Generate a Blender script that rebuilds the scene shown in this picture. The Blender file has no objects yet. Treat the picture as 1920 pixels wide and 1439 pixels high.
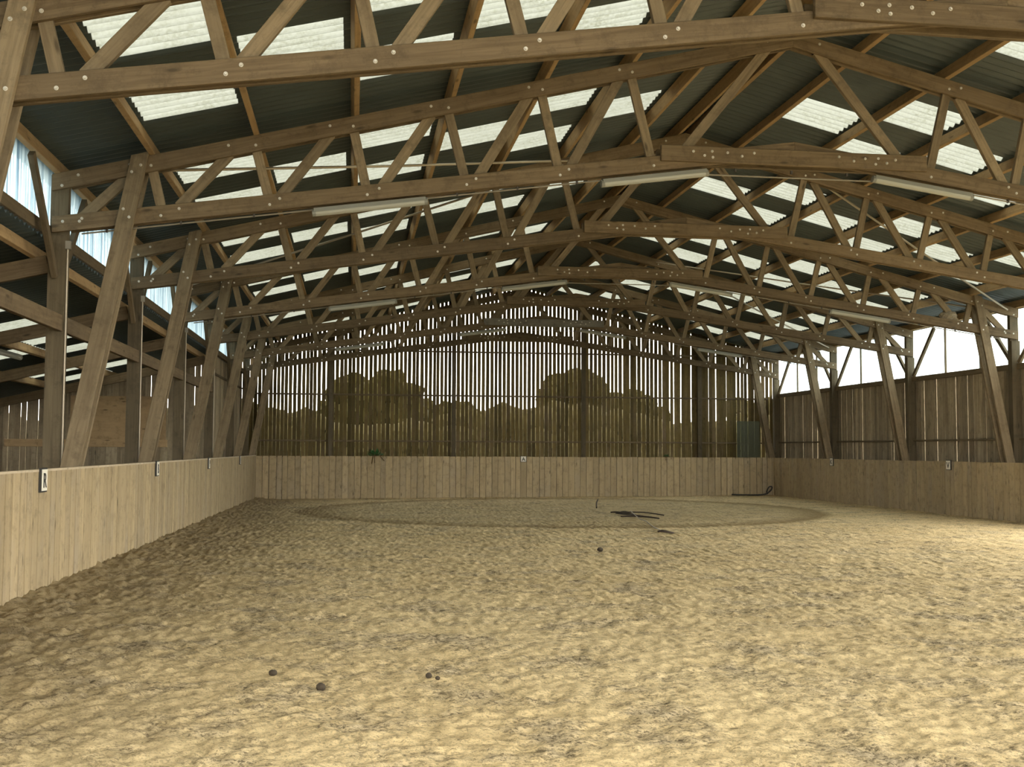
import bpy, bmesh, math, random
import numpy as np
from mathutils import Matrix, Vector
random.seed(7); rng = np.random.default_rng(7)
SC = bpy.context.scene
COL = SC.collection
PI = math.pi

# ------------------------------------------------------------------ measurements
TY = {i: 9.40 + 5.0*(i-1) for i in range(1, 8)}       # truss planes along the hall
HS = 9.64                                             # half span at the chord tips
US = 0.246                                            # roof slope
def up_bot(x): return 4.77 + (HS-abs(x))*US           # underside of the upper chord
def up_top(x): return 4.98 + (HS-abs(x))*US
LS = 0.141
def lo_bot(x): return 4.255 + (9.60-abs(x))*LS
def lo_top(x): return 4.455 + (9.60-abs(x))*LS
SHEET = 0.20                                          # purlin depth between chord and sheets
def roof_z(x): return up_top(x) + SHEET
KL, KR, KB = -9.12, 9.11, 38.6                        # kickboard faces
KTOP = 1.36
YR = -4.5                                              # roof edge at the open front, before the first truss seen
YF = -6.0                                             # front end of the hall, behind the camera
YB = 39.75                                            # slatted gable
LZ, LX, LSL = 4.13, -9.72, 0.233                      # lean-to roof line
def lean_z(x): return LZ + (x-LX)*LSL

# ------------------------------------------------------------------ materials
def new_mat(name):
    m = bpy.data.materials.new(name); m.use_nodes = True
    nt = m.node_tree; nt.nodes.clear()
    out = nt.nodes.new('ShaderNodeOutputMaterial')
    return m, nt, out
def N(nt, kind, **kw):
    n = nt.nodes.new(kind)
    for k, v in kw.items():
        if k in n.inputs: n.inputs[k].default_value = v
        else: setattr(n, k, v)
    return n
def ramp(nt, fac, stops):
    r = nt.nodes.new('ShaderNodeValToRGB')
    e = r.color_ramp.elements
    while len(e) > 1: e.remove(e[-1])
    for i, (p, c) in enumerate(stops):
        q = e[0] if i == 0 else e.new(p)
        q.position = p; q.color = (c[0], c[1], c[2], 1) if not isinstance(c, float) else (c, c, c, 1)
    nt.links.new(fac, r.inputs[0])
    return r.outputs[0]
def mixc(nt, a, b, fac, mode='MIX'):
    m = nt.nodes.new('ShaderNodeMix'); m.data_type = 'RGBA'; m.blend_type = mode
    for s, v in ((m.inputs[0], fac), (m.inputs[6], a), (m.inputs[7], b)):
        if hasattr(v, 'links'): nt.links.new(v, s)
        elif isinstance(v, (int, float)): s.default_value = v
        else: s.default_value = (v[0], v[1], v[2], 1)
    return m.outputs[2]

def wood(name, base, dark, grain=(0.7, 14, 14), rnd_amt=0.35, knots=True, rough=0.8, spec=0.25, stain=None, bump=0.25, blotch=0.5):
    """Sawn timber: grain along the local X axis, knots, per-piece tint."""
    m, nt, out = new_mat(name)
    L = nt.links
    tc = N(nt, 'ShaderNodeTexCoord'); oi = N(nt, 'ShaderNodeObjectInfo')
    at = N(nt, 'ShaderNodeAttribute', attribute_name='rnd')
    off = N(nt, 'ShaderNodeVectorMath', operation='SCALE'); off.inputs[3].default_value = 37.0
    cmb = N(nt, 'ShaderNodeCombineXYZ')
    add = N(nt, 'ShaderNodeMath', operation='ADD'); L.new(oi.outputs['Random'], add.inputs[0]); L.new(at.outputs['Fac'], add.inputs[1])
    for i in range(3): L.new(add.outputs[0], cmb.inputs[i])
    L.new(cmb.outputs[0], off.inputs[0])
    va = N(nt, 'ShaderNodeVectorMath', operation='ADD'); L.new(tc.outputs['Object'], va.inputs[0]); L.new(off.outputs[0], va.inputs[1])
    mp = N(nt, 'ShaderNodeMapping'); mp.inputs['Scale'].default_value = grain; L.new(va.outputs[0], mp.inputs[0])
    n1 = N(nt, 'ShaderNodeTexNoise', Scale=1.6, Detail=6, Roughness=0.65, Distortion=0.4); L.new(mp.outputs[0], n1.inputs[0])
    mp2 = N(nt, 'ShaderNodeMapping'); mp2.inputs['Scale'].default_value = tuple(min(g, 2.2) for g in grain); L.new(va.outputs[0], mp2.inputs[0])
    n2 = N(nt, 'ShaderNodeTexNoise', Scale=0.9, Detail=3, Roughness=0.6); L.new(mp2.outputs[0], n2.inputs[0])
    c = mixc(nt, dark, base, ramp(nt, n1.outputs[0], [(0.3, 0.0), (0.62, 1.0)]))
    c = mixc(nt, c, tuple(v*0.62 for v in base), ramp(nt, n2.outputs[0], [(0.45, 0.0), (0.75, blotch)]))
    if stain: 
        n4 = N(nt, 'ShaderNodeTexNoise', Scale=0.5, Detail=4, Roughness=0.7); L.new(va.outputs[0], n4.inputs[0])
        c = mixc(nt, c, stain, ramp(nt, n4.outputs[0], [(0.5, 0.0), (0.72, 0.7)]))
    if knots:
        mk = N(nt, 'ShaderNodeMapping'); mk.inputs['Scale'].default_value = tuple(1.6 if g < 2 else 5.5 for g in grain); L.new(va.outputs[0], mk.inputs[0])
        vo = N(nt, 'ShaderNodeTexVoronoi', Scale=1.0); L.new(mk.outputs[0], vo.inputs[0])
        c = mixc(nt, c, tuple(v*0.28 for v in base), ramp(nt, vo.outputs['Distance'], [(0.05, 0.85), (0.14, 0.0)]))
    n5 = N(nt, 'ShaderNodeTexNoise', Scale=5.5, Detail=5, Roughness=0.75); L.new(va.outputs[0], n5.inputs[0])
    c = mixc(nt, c, tuple(v*0.45 for v in base), ramp(nt, n5.outputs[0], [(0.50, 0.0), (0.70, 0.7)]))
    # per piece tint
    rr = N(nt, 'ShaderNodeMath', operation='FRACT'); L.new(add.outputs[0], rr.inputs[0])
    mr = N(nt, 'ShaderNodeMapRange'); mr.inputs[3].default_value = 1-rnd_amt; mr.inputs[4].default_value = 1+rnd_amt*0.6
    L.new(rr.outputs[0], mr.inputs[0])
    vs = N(nt, 'ShaderNodeVectorMath', operation='SCALE'); L.new(c, vs.inputs[0]); L.new(mr.outputs[0], vs.inputs[3])
    b = N(nt, 'ShaderNodeBsdfPrincipled', Roughness=rough); b.inputs['Specular IOR Level'].default_value = spec
    L.new(vs.outputs[0], b.inputs['Base Color'])
    bp = N(nt, 'ShaderNodeBump', Strength=bump, Distance=0.01); L.new(n1.outputs[0], bp.inputs['Height']); L.new(bp.outputs[0], b.inputs['Normal'])
    L.new(b.outputs[0], out.inputs[0])
    return m
def plain(name, col, rough=0.6, metal=0.0, noise=0.0, scale=8.0, spec=0.5):
    m, nt, out = new_mat(name)
    b = N(nt, 'ShaderNodeBsdfPrincipled', Roughness=rough, Metallic=metal); b.inputs['Specular IOR Level'].default_value = spec
    if noise:
        tc = N(nt, 'ShaderNodeTexCoord'); n = N(nt, 'ShaderNodeTexNoise', Scale=scale, Detail=5); nt.links.new(tc.outputs['Object'], n.inputs[0])
        c = mixc(nt, tuple(v*(1-noise) for v in col), tuple(min(1, v*(1+noise)) for v in col), n.outputs[0]); nt.links.new(c, b.inputs['Base Color'])
    else: b.inputs['Base Color'].default_value = (*col, 1)
    nt.links.new(b.outputs[0], out.inputs[0])
    return m
def sheet_clear(name, tint, dirt, clear=0.35, scale=26.0, amount=0.55, streak=None):
    """Translucent corrugated plastic: part scattering, part see-through, with specks of dirt."""
    m, nt, out = new_mat(name); L = nt.links
    tc = N(nt, 'ShaderNodeTexCoord')
    n = N(nt, 'ShaderNodeTexNoise', Scale=scale, Detail=5, Roughness=0.7); L.new(tc.outputs['Object'], n.inputs[0])
    n2 = N(nt, 'ShaderNodeTexNoise', Scale=2.3, Detail=3); L.new(tc.outputs['Object'], n2.inputs[0])
    f = mixc(nt, ramp(nt, n.outputs[0], [(0.42, 0.0), (0.72, 1.0)]), (0, 0, 0), ramp(nt, n2.outputs[0], [(0.35, 0.0), (0.7, 0.9)]))
    sc = N(nt, 'ShaderNodeMath', operation='MULTIPLY'); sc.inputs[1].default_value = amount
    L.new(f, sc.inputs[0])
    c = mixc(nt, tint, dirt, sc.outputs[0])
    if streak:
        mp = N(nt, 'ShaderNodeMapping'); mp.inputs['Scale'].default_value = (9, 9, 0.5); L.new(tc.outputs['Object'], mp.inputs[0])
        n3 = N(nt, 'ShaderNodeTexNoise', Scale=1.0, Detail=3); L.new(mp.outputs[0], n3.inputs[0])
        c = mixc(nt, c, streak, ramp(nt, n3.outputs[0], [(0.45, 0.0), (0.7, 1.0)]))
    tl = N(nt, 'ShaderNodeBsdfTranslucent'); tp = N(nt, 'ShaderNodeBsdfTransparent'); df = N(nt, 'ShaderNodeBsdfDiffuse')
    for s in (tl, tp, df): L.new(c, s.inputs[0])
    m1 = N(nt, 'ShaderNodeMixShader'); m1.inputs[0].default_value = 0.15; L.new(tl.outputs[0], m1.inputs[1]); L.new(df.outputs[0], m1.inputs[2])
    m2 = N(nt, 'ShaderNodeMixShader'); m2.inputs[0].default_value = clear; L.new(m1.outputs[0], m2.inputs[1]); L.new(tp.outputs[0], m2.inputs[2])
    L.new(m2.outputs[0], out.inputs[0])
    return m

M = {}
M['truss'] = wood('truss timber', (0.20, 0.146, 0.086), (0.113, 0.08, 0.045), grain=(0.8, 16, 16), rnd_amt=0.22)
M['web'] = wood('web timber', (0.28, 0.215, 0.132), (0.16, 0.118, 0.07), grain=(0.8, 14, 14), rnd_amt=0.2)
M['grey'] = wood('weathered grey timber', (0.26, 0.24, 0.20), (0.17, 0.155, 0.125), rnd_amt=0.1)
M['post'] = wood('post timber', (0.165, 0.125, 0.075), (0.105, 0.078, 0.045), grain=(0.7, 14, 14), rnd_amt=0.18)
M['purlin'] = wood('purlin timber', (0.42, 0.29, 0.15), (0.29, 0.185, 0.09), grain=(0.5, 12, 12), rnd_amt=0.2)
M['slat'] = wood('slat boards', (0.17, 0.125, 0.046), (0.09, 0.064, 0.021), grain=(12, 12, 0.9), rnd_amt=0.45, stain=(0.16, 0.115, 0.08))
M['board'] = wood('side wall boards', (0.42, 0.345, 0.235), (0.23, 0.18, 0.115), grain=(12, 12, 0.8), rnd_amt=0.3, stain=(0.20, 0.145, 0.09))
M['kick'] = wood('dusty kickboard planks', (0.455, 0.355, 0.212), (0.36, 0.275, 0.162), grain=(9, 9, 0.5), rnd_amt=0.13, stain=(0.36, 0.30, 0.22), blotch=0.45)
M['cap'] = wood('kickboard cap', (0.60, 0.50, 0.36), (0.45, 0.37, 0.25), grain=(12, 0.5, 12), rnd_amt=0.1)
M['ply'] = wood('plywood', (0.47, 0.33, 0.18), (0.39, 0.27, 0.145), grain=(0.9, 6, 5), rnd_amt=0.05)
M['roof'] = plain('fibre cement sheet', (0.052, 0.070, 0.073), 0.42, noise=0.25, scale=3.0, spec=0.5)
M['bolt'] = plain('galvanised steel', (0.62, 0.59, 0.52), 0.4, 0.3)
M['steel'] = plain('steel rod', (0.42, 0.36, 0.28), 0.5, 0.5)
M['lamp'] = plain('lamp housing', (0.20, 0.20, 0.17), 0.5)
M['tube'] = plain('lamp cover', (0.36, 0.36, 0.31), 0.25)
M['conduit'] = plain('conduit', (0.26, 0.23, 0.18), 0.5)
M['clip'] = plain('conduit clip', (0.06, 0.05, 0.04), 0.6)
M['white'] = plain('sign white', (0.80, 0.76, 0.66), 0.5)
M['black'] = plain('sign black', (0.02, 0.018, 0.015), 0.6)
M['rope'] = plain('dark rope', (0.05, 0.035, 0.025), 0.9, noise=0.3, scale=60)
M['pale'] = plain('pale cord', (0.55, 0.50, 0.45), 0.8)
M['rubber'] = plain('black rubber', (0.03, 0.026, 0.022), 0.6)
M['dung'] = plain('dark clod', (0.035, 0.025, 0.014), 0.95, noise=0.5, scale=40)
M['leaf'] = plain('weed leaves', (0.035, 0.115, 0.035), 0.7, noise=0.4, scale=30, spec=0.2)
M['stem'] = plain('dry stem', (0.12, 0.08, 0.035), 0.9)
M['nest'] = plain('dry mud and straw', (0.25, 0.21, 0.15), 0.95, noise=0.5, scale=25)
M['tree'] = plain('foliage', (0.014, 0.0115, 0.0028), 0.95, noise=0.5, scale=1.2, spec=0.04)
M['hedge'] = plain('hedge foliage', (0.021, 0.0172, 0.0068), 0.95, noise=0.5, scale=1.5, spec=0.04)
M['bark'] = plain('bark', (0.08, 0.06, 0.04), 0.9, noise=0.3, scale=3)
M['field'] = plain('rough field', (0.06, 0.055, 0.02), 0.95, noise=0.4, scale=0.3)
M['dirt'] = plain('aisle dirt', (0.20, 0.155, 0.095), 0.95, noise=0.4, scale=2.0)
M['skylight'] = sheet_clear('translucent roof sheet', (0.33, 0.34, 0.32), (0.155, 0.155, 0.105), clear=0.30)
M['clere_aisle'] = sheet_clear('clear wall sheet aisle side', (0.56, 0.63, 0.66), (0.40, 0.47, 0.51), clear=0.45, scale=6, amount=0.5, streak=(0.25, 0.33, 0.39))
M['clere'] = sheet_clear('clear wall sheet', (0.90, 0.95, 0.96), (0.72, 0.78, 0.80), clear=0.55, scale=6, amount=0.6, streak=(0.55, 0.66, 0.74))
def plexi():
    m, nt, out = new_mat('cloudy plastic'); L = nt.links
    g = N(nt, 'ShaderNodeBsdfPrincipled', Roughness=0.35); g.inputs['Base Color'].default_value = (0.13, 0.135, 0.095, 1)
    t = N(nt, 'ShaderNodeBsdfTransparent'); t.inputs[0].default_value = (0.62, 0.68, 0.58, 1)
    tc = N(nt, 'ShaderNodeTexCoord'); n = N(nt, 'ShaderNodeTexNoise', Scale=5, Detail=4); L.new(tc.outputs['Object'], n.inputs[0])
    mx = N(nt, 'ShaderNodeMixShader'); L.new(ramp(nt, n.outputs[0], [(0.3, 0.55), (0.75, 0.65)]), mx.inputs[0])
    L.new(g.outputs[0], mx.inputs[1]); L.new(t.outputs[0], mx.inputs[2]); L.new(mx.outputs[0], out.inputs[0])
    return m
M['plexi'] = plexi()
def sand():
    m, nt, out = new_mat('arena sand'); L = nt.links
    tc = N(nt, 'ShaderNodeTexCoord'); P = tc.outputs['Object']
    def noise(scale, det=4, rough=0.6, stretch=None, dist=0.0):
        n = N(nt, 'ShaderNodeTexNoise', Scale=scale, Detail=det, Roughness=rough, Distortion=dist)
        if stretch:
            mp = N(nt, 'ShaderNodeMapping'); mp.inputs['Scale'].default_value = stretch; L.new(P, mp.inputs[0]); L.new(mp.outputs[0], n.inputs[0])
        else: L.new(P, n.inputs[0])
        return n.outputs[0]
    def rng_(v, a, b, lo=0.0, hi=1.0):
        r = N(nt, 'ShaderNodeMapRange'); r.inputs[1].default_value = a; r.inputs[2].default_value = b; r.inputs[3].default_value = lo; r.inputs[4].default_value = hi
        L.new(v, r.inputs[0]); return r.outputs[0]
    def math_(op, a, b=None):
        n = N(nt, 'ShaderNodeMath', operation=op)
        for i, v in enumerate((a, b)):
            if v is None: continue
            if hasattr(v, 'links'): L.new(v, n.inputs[i])
            else: n.inputs[i].default_value = v
        return n.outputs[0]
    big = noise(0.35, 4); mid = noise(1.6, 6, 0.75, (0.8, 1.0, 1)); f1 = noise(12.0, 8, 0.82, (0.8, 1.1, 1), 0.4); f2 = noise(32, 6, 0.8, (0.85, 1.1, 1), 0.3); f3 = noise(60, 4, 0.75); fine = noise(130, 3, 0.7)
    c = mixc(nt, (0.73, 0.56, 0.30), (0.83, 0.655, 0.37), ramp(nt, big, [(0.35, 0.0), (0.65, 1.0)]))
    c = mixc(nt, c, (0.50, 0.42, 0.30), ramp(nt, mid, [(0.50, 0.0), (0.66, 0.7)]))
    pat = ramp(nt, mid, [(0.42, 0.30), (0.60, 1.0)])
    k1 = math_('MULTIPLY', ramp(nt, f1, [(0.515, 0.0), (0.56, 0.50), (0.64, 0.85)]), pat)
    k2 = math_('MULTIPLY', ramp(nt, f2, [(0.515, 0.0), (0.545, 0.6), (0.59, 0.95)]), pat)
    c = mixc(nt, c, (0.115, 0.083, 0.045), k1)
    c = mixc(nt, c, (0.09, 0.066, 0.037), k2)
    c = mixc(nt, c, (0.20, 0.15, 0.09), ramp(nt, f3, [(0.54, 0.0), (0.63, 0.65)]))
    c = mixc(nt, c, (0.86, 0.725, 0.47), ramp(nt, fine, [(0.56, 0.0), (0.70, 0.6)]))
    # trodden strip beside the aisle kickboard, darker and lumpier
    sx = N(nt, 'ShaderNodeSeparateXYZ'); L.new(P, sx.inputs[0])
    wob = math_('MULTIPLY', math_('SUBTRACT', noise(0.9, 3), 0.5), 1.6)
    xe = math_('ADD', sx.outputs[0], wob)
    c = mixc(nt, c, (0.20, 0.15, 0.085), rng_(xe, -8.9, -6.2, 0.68, 0.0))
    # lunging circle: damp ring trodden into the sand, slightly dark inside
    dx = math_('DIVIDE', math_('ADD', sx.outputs[0], 0.35), 7.05); dy = math_('DIVIDE', math_('SUBTRACT', sx.outputs[1], 30.1), 7.75)
    r2 = math_('SQRT', math_('ADD', math_('POWER', dx, 2.0), math_('POWER', dy, 2.0)))
    r2 = math_('ADD', r2, math_('MULTIPLY', math_('SUBTRACT', noise(2.0, 3), 0.5), 0.05))
    inner = rng_(r2, 0.97, 1.015, 1.0, 0.0)
    band = math_('MULTIPLY', rng_(r2, 0.83, 0.96, 0.0, 1.0), inner)
    c = mixc(nt, c, (0.27, 0.215, 0.125), math_('MULTIPLY', inner, 0.24))
    c = mixc(nt, c, (0.24, 0.165, 0.07), math_('MULTIPLY', band, 0.72))
    b = N(nt, 'ShaderNodeBsdfPrincipled', Roughness=0.95); b.inputs['Specular IOR Level'].default_value = 0.1
    L.new(c, b.inputs['Base Color'])
    h = math_('SUBTRACT', math_('MULTIPLY', fine, 0.2), math_('ADD', math_('MULTIPLY', f1, 0.5), math_('MULTIPLY', f2, 0.4)))
    bp = N(nt, 'ShaderNodeBump', Strength=0.9, Distance=0.035); L.new(h, bp.inputs['Height']); L.new(bp.outputs[0], b.inputs['Normal'])
    L.new(b.outputs[0], out.inputs[0])
    return m
M['sand'] = sand()

# ------------------------------------------------------------------ object helpers
def link(o, parent=None):
    COL.objects.link(o)
    if parent is not None: o.parent = parent
    return o
def tag(o, label=None, cat=None, group=None, kind=None):
    if label: o['label'] = label
    if cat: o['category'] = cat
    if group: o['group'] = group
    if kind: o['kind'] = kind
    return o
def empty(name, loc, label, cat, group=None):
    o = bpy.data.objects.new(name, None); o.location = loc; o.empty_display_size = 0.3
    link(o); return tag(o, label, cat, group)
def struct(o, label=None, cat=None): return tag(o, label, cat, kind='structure')
def mesh_obj(name, verts, faces, mat, parent=None, loc=(0, 0, 0), rot=None, bevel=0.0, rnd=None, smooth=False):
    me = bpy.data.meshes.new(name); me.from_pydata([tuple(v) for v in verts], [], faces); me.update()
    if bevel or True:
        bm = bmesh.new(); bm.from_mesh(me)
        if not bevel: pass
        else:
            bmesh.ops.recalc_face_normals(bm, faces=bm.faces)
            bmesh.ops.bevel(bm, geom=bm.edges[:], offset=bevel, segments=1, affect='EDGES', clamp_overlap=True)
        if bevel: bm.to_mesh(me)
        bm.free()
    me.materials.append(mat)
    if rnd is not None:
        a = me.attributes.new('rnd', 'FLOAT', 'POINT'); a.data.foreach_set('value', np.asarray(rnd, dtype=np.float32))
    if smooth: me.polygons.foreach_set('use_smooth', [True]*len(me.polygons))
    o = bpy.data.objects.new(name, me); o.location = loc
    if rot is not None: o.rotation_euler = rot
    return link(o, parent)
def prism(name, poly, y0, y1, mat, parent=None, bevel=0.004, yo=0.0):
    """A plank in the XZ plane: outline poly [(x, z)...], thickness y0..y1, local X along its first edge."""
    (xa, za), (xb, zb) = poly[0], poly[1]
    th = math.atan2(zb-za, xb-xa); c, s = math.cos(th), math.sin(th)
    loc = [((x-xa)*c+(z-za)*s, -(x-xa)*s+(z-za)*c) for x, z in poly]
    n = len(loc); ym = (y0+y1)/2
    v = [(x, y0-ym, z) for x, z in loc]+[(x, y1-ym, z) for x, z in loc]
    f = [list(range(n)), list(range(2*n-1, n-1, -1))]+[[i, i+n, (i+1) % n+n, (i+1) % n] for i in range(n)]
    return mesh_obj(name, v, f, mat, parent, (xa, ym+yo, za), (0, -th, 0), bevel)
def beam(name, p0, p1, w, h, mat, parent=None, bevel=0.005, up=(0, 0, 1)):
    """A straight timber from p0 to p1, w wide and h deep, local X along it."""
    p0, p1 = Vector(p0), Vector(p1); d = p1-p0; Lh = d.length; x = d.normalized()
    y = Vector(up).cross(x)
    if y.length < 1e-4: y = Vector((0, 1, 0)).cross(x)
    y.normalize(); z = x.cross(y)
    v = [(a, b*w/2, c*h/2) for a in (0, Lh) for b, c in ((-1, -1), (1, -1), (1, 1), (-1, 1))]
    f = [[3, 2, 1, 0], [4, 5, 6, 7]]+[[i, (i+1) % 4, (i+1) % 4+4, i+4] for i in range(4)]
    o = mesh_obj(name, v, f, mat, parent, (0, 0, 0), None, bevel)
    o.matrix_basis = Matrix.Translation(p0) @ Matrix((x, y, z)).transposed().to_4x4()
    return o
class MB:
    def __init__(s): s.v = []; s.f = []; s.r = []
    def box(s, x0, x1, y0, y1, z0, z1, r=0.0, ztops=None):
        b = len(s.v)
        zt = ztops or (z1, z1)                       # top heights at x0 and x1
        s.v += [(x0, y0, z0), (x1, y0, z0), (x1, y1, z0), (x0, y1, z0), (x0, y0, zt[0]), (x1, y0, zt[1]), (x1, y1, zt[1]), (x0, y1, zt[0])]
        s.f += [[b+i for i in q] for q in ([3, 2, 1, 0], [4, 5, 6, 7], [0, 1, 5, 4], [1, 2, 6, 5], [2, 3, 7, 6], [3, 0, 4, 7])]
        s.r += [r]*8
    def tube(s, pts, rad, seg=8, r=0.0):
        pts = [Vector(p) for p in pts]; b = len(s.v); n = len(pts)
        rads = rad if isinstance(rad, (list, tuple)) else [rad]*n
        for i, p in enumerate(pts):
            t = (pts[min(i+1, n-1)]-pts[max(i-1, 0)]).normalized()
            a = t.cross(Vector((0, 0, 1)))
            if a.length < 1e-3: a = t.cross(Vector((0, 1, 0)))
            a.normalize(); c = t.cross(a)
            for k in range(seg):
                q = 2*PI*k/seg; s.v.append(tuple(p+(a*math.cos(q)+c*math.sin(q))*rads[i]))
        for i in range(n-1):
            for k in range(seg): s.f.append([b+i*seg+k, b+i*seg+(k+1) % seg, b+(i+1)*seg+(k+1) % seg, b+(i+1)*seg+k])
        s.f.append([b+k for k in range(seg)][::-1]); s.f.append([b+(n-1)*seg+k for k in range(seg)])
        s.r += [r]*(n*seg)
    def build(s, name, mat, parent=None, loc=(0, 0, 0), smooth=False):
        return mesh_obj(name, s.v, s.f, mat, parent, loc, None, 0.0, s.r, smooth)
def copy_tree(o, parent=None):
    c = o.copy(); COL.objects.link(c)
    if parent is not None: c.parent = parent
    for ch in list(o.children): copy_tree(ch, c)
    return c

AISLE, BOARD = 'open aisle side', 'boarded side'
ORD = ['', 'first', 'second', 'third', 'fourth', 'fifth', 'sixth', 'seventh', 'eighth', 'ninth']
def from_end(i): return ORD[8-i]                       # truss 7 stands first at the slatted end wall

# ------------------------------------------------------------------ roof trusses
WEBS = [((-9.21, 4.53), (-8.78, 4.96), 'd'), ((-8.44, 5.04), (-8.35, 4.67), 's'), ((-8.05, 4.72), (-7.58, 5.26), 'd'),
        ((-7.16, 5.33), (-7.02, 4.80), 's'), ((-6.82, 4.88), (-6.31, 5.57), 'd'), ((-5.94, 5.66), (-5.79, 4.99), 's'),
        ((-5.57, 5.01), (-5.01, 5.87), 'd'), ((-4.71, 5.94), (-4.51, 5.16), 's'), ((-4.32, 5.19), (-3.72, 6.19), 'd'),
        ((-3.47, 6.23), (-3.27, 5.35), 's'), ((-3.09, 5.37), (-2.49, 6.47), 'd'), ((-2.25, 6.54), (-2.00, 5.52), 's'),
        ((-1.50, 5.69), (-0.43, 7.02), 'd')]
PY = 0.085                                            # half thickness of the doubled chords
def bolt_mesh():
    b = MB(); b.tube([(0, 0.002, 0), (0, -0.004, 0)], 0.019, 10); b.tube([(0, -0.004, 0), (0, -0.016, 0)], [0.014, 0.010], 6)
    o = b.build('bolt', M['bolt']); me = o.data; bpy.data.objects.remove(o); return me
BOLT = bolt_mesh()
def add_bolt(x, y, z, parent):
    o = bpy.data.objects.new('bolt', BOLT); o.location = (x, y, z); o.rotation_euler = (0, random.random()*6, 0); link(o, parent)
    if parent.type == 'MESH': o.matrix_basis = parent.matrix_basis.inverted() @ Matrix.LocRotScale(o.location, o.rotation_euler, None)
def make_truss():
    root = empty('roof_truss', (0, TY[1], 0), 'x', 'roof truss')
    for sg in (-1, 1):
        for fr, (ya, yb) in enumerate(((-PY, -0.033), (0.033, PY))):
            tip = HS if fr == 0 else 9.43
            prism('upper_chord', [(sg*tip, up_bot(tip)), (0, up_bot(0)), (0, up_top(0)), (sg*tip, up_top(tip))], ya, yb, M['truss'], root)
            tip = 9.63 if fr == 0 else 9.43
            prism('lower_chord', [(sg*tip, lo_bot(tip)), (0, lo_bot(0)), (0, lo_top(0)), (sg*tip, lo_top(tip))], ya, yb, M['truss'], root)
        for (a, b, k) in WEBS:
            a, b = (Vector((sg*-a[0], a[1])), Vector((sg*-b[0], b[1])))
            d = (b-a).normalized(); a2, b2 = a-d*0.11, b+d*0.11
            w = 0.066 if k == 'd' else 0.06
            nrm = Vector((-d.y, d.x))*w
            prism('web_diagonal' if k == 'd' else 'web_strut', [tuple(a2-nrm), tuple(b2-nrm), tuple(b2+nrm), tuple(a2+nrm)], -0.032, 0.032, M['web'], root)
            for q, e in ((a, -1), (b, 1)):
                m = q+d*e*0.09
                up = m.y > (up_bot(m.x)+lo_top(m.x))/2
                m.y = (up_bot(m.x)+up_top(m.x))/2 if up else (lo_bot(m.x)+lo_top(m.x))/2
                add_bolt(m.x, -PY, m.y+(0.035 if k == 'd' else -0.03), root)
        # raking leg from the post foot up to the upper chord, one plank on each face
        A, B = (9.585, 0.02), (8.585, 5.27)
        hw = 0.108
        for ya, yb in ((-0.15, -PY-0.001), (PY+0.001, 0.15)):
            q = prism('raking_leg', [(sg*(A[0]+hw), A[1]), (sg*(B[0]+hw), B[1]-0.03), (sg*(B[0]-hw), B[1]+0.03), (sg*(A[0]-hw), A[1])], ya, yb, M['web'], root)
            if ya < 0: leg = q
        def lx(z): return A[0]+(B[0]-A[0])*(z-A[1])/(B[1]-A[1])
        for z in (4.46, 4.56, 5.03, 5.12): add_bolt(sg*(lx(z)+(0.05 if int(z*100) % 2 else -0.04)), -0.15, z, leg)
        for x, z in ((9.5, 4.39), (9.3, 4.40), (9.52, 4.84), (9.33, 4.98)): add_bolt(sg*x, -PY, z, root)
    for ya, yb in ((-PY-0.062, -PY-0.001), (PY+0.001, PY+0.062)):
        q = prism('gusset_plate', [(-1.89, 5.462), (1.89, 5.462), (1.89, 5.675), (-1.89, 5.675)], ya, yb, M['truss'], root, 0.006)
        if ya < 0: gus = q
    for sg in (-1, 1):
        for x, z in ((1.45, 5.60), (1.32, 5.55), (1.18, 5.61), (1.16, 5.53), (0.98, 5.60), (0.80, 5.56), (0.62, 5.61)):
            add_bolt(sg*(x+random.uniform(-.03, .03)), -PY-0.062, z, gus)
    return root
truss1 = make_truss()
DESC = {1: 'brown timber roof truss nearest overhead, cropped by the top edge', 2: 'brown timber roof truss carrying the nearest row of tube lights',
        3: 'brown timber roof truss between the two lamp-carrying trusses nearest us', 4: 'brown timber roof truss with tube lights and a bird nest on its chord',
        5: 'brown timber roof truss third from the slatted end wall', 6: 'timber roof truss with grey weathered gusset, second from slatted end wall',
        7: 'brown timber roof truss standing right against the slatted end wall'}
trusses = {1: truss1}
for i in range(2, 8):
    t = copy_tree(truss1); t.location.y = TY[i]; trusses[i] = t
for i, t in trusses.items(): tag(t, DESC[i], 'roof truss', 'timber roof trusses')
for ch in trusses[6].children:
    if ch.name.startswith('gusset'):
        ch.data = ch.data.copy(); ch.data.materials[0] = M['grey']; ch['label'] = 'grey weathered gusset plate'

# ------------------------------------------------------------------ posts, tie beams, knee braces
def post(sg, y, label):
    b = MB()
    b.box(-0.105, 0.105, -0.084, 0.084, 0.0, 4.22)
    b.box(-0.105, 0.105, -0.030, 0.084, 4.22, up_top(9.6)-0.01)
    o = b.build('timber_post', POSTM, None, (sg*9.555, y, 0))
    return tag(o, label, 'post', 'square timber posts of the hall')
POSTM = wood('upright post timber', (0.135, 0.107, 0.066), (0.08, 0.062, 0.037), grain=(14, 14, 0.7), rnd_amt=0.18)
for i in range(1, 8):
    post(-1, TY[i], f'square timber post on the {AISLE}, under {from_end(i)} truss from slatted end wall')
for i in range(4, 8):
    post(1, TY[i], f'square timber post on the {BOARD}, under {from_end(i)} truss from slatted end wall')
for i in range(1, 5):
    o = beam('tie_beam', (-9.50, TY[i]+0.09, 3.125), (-9.50, TY[i+1]-0.09, 3.125), 0.07, 0.20, M['truss'])
    tag(o, f'horizontal tie beam between aisle posts, {ORD[7-i]} bay from the slatted end wall', 'beam', 'tie beams between the aisle posts')
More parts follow.
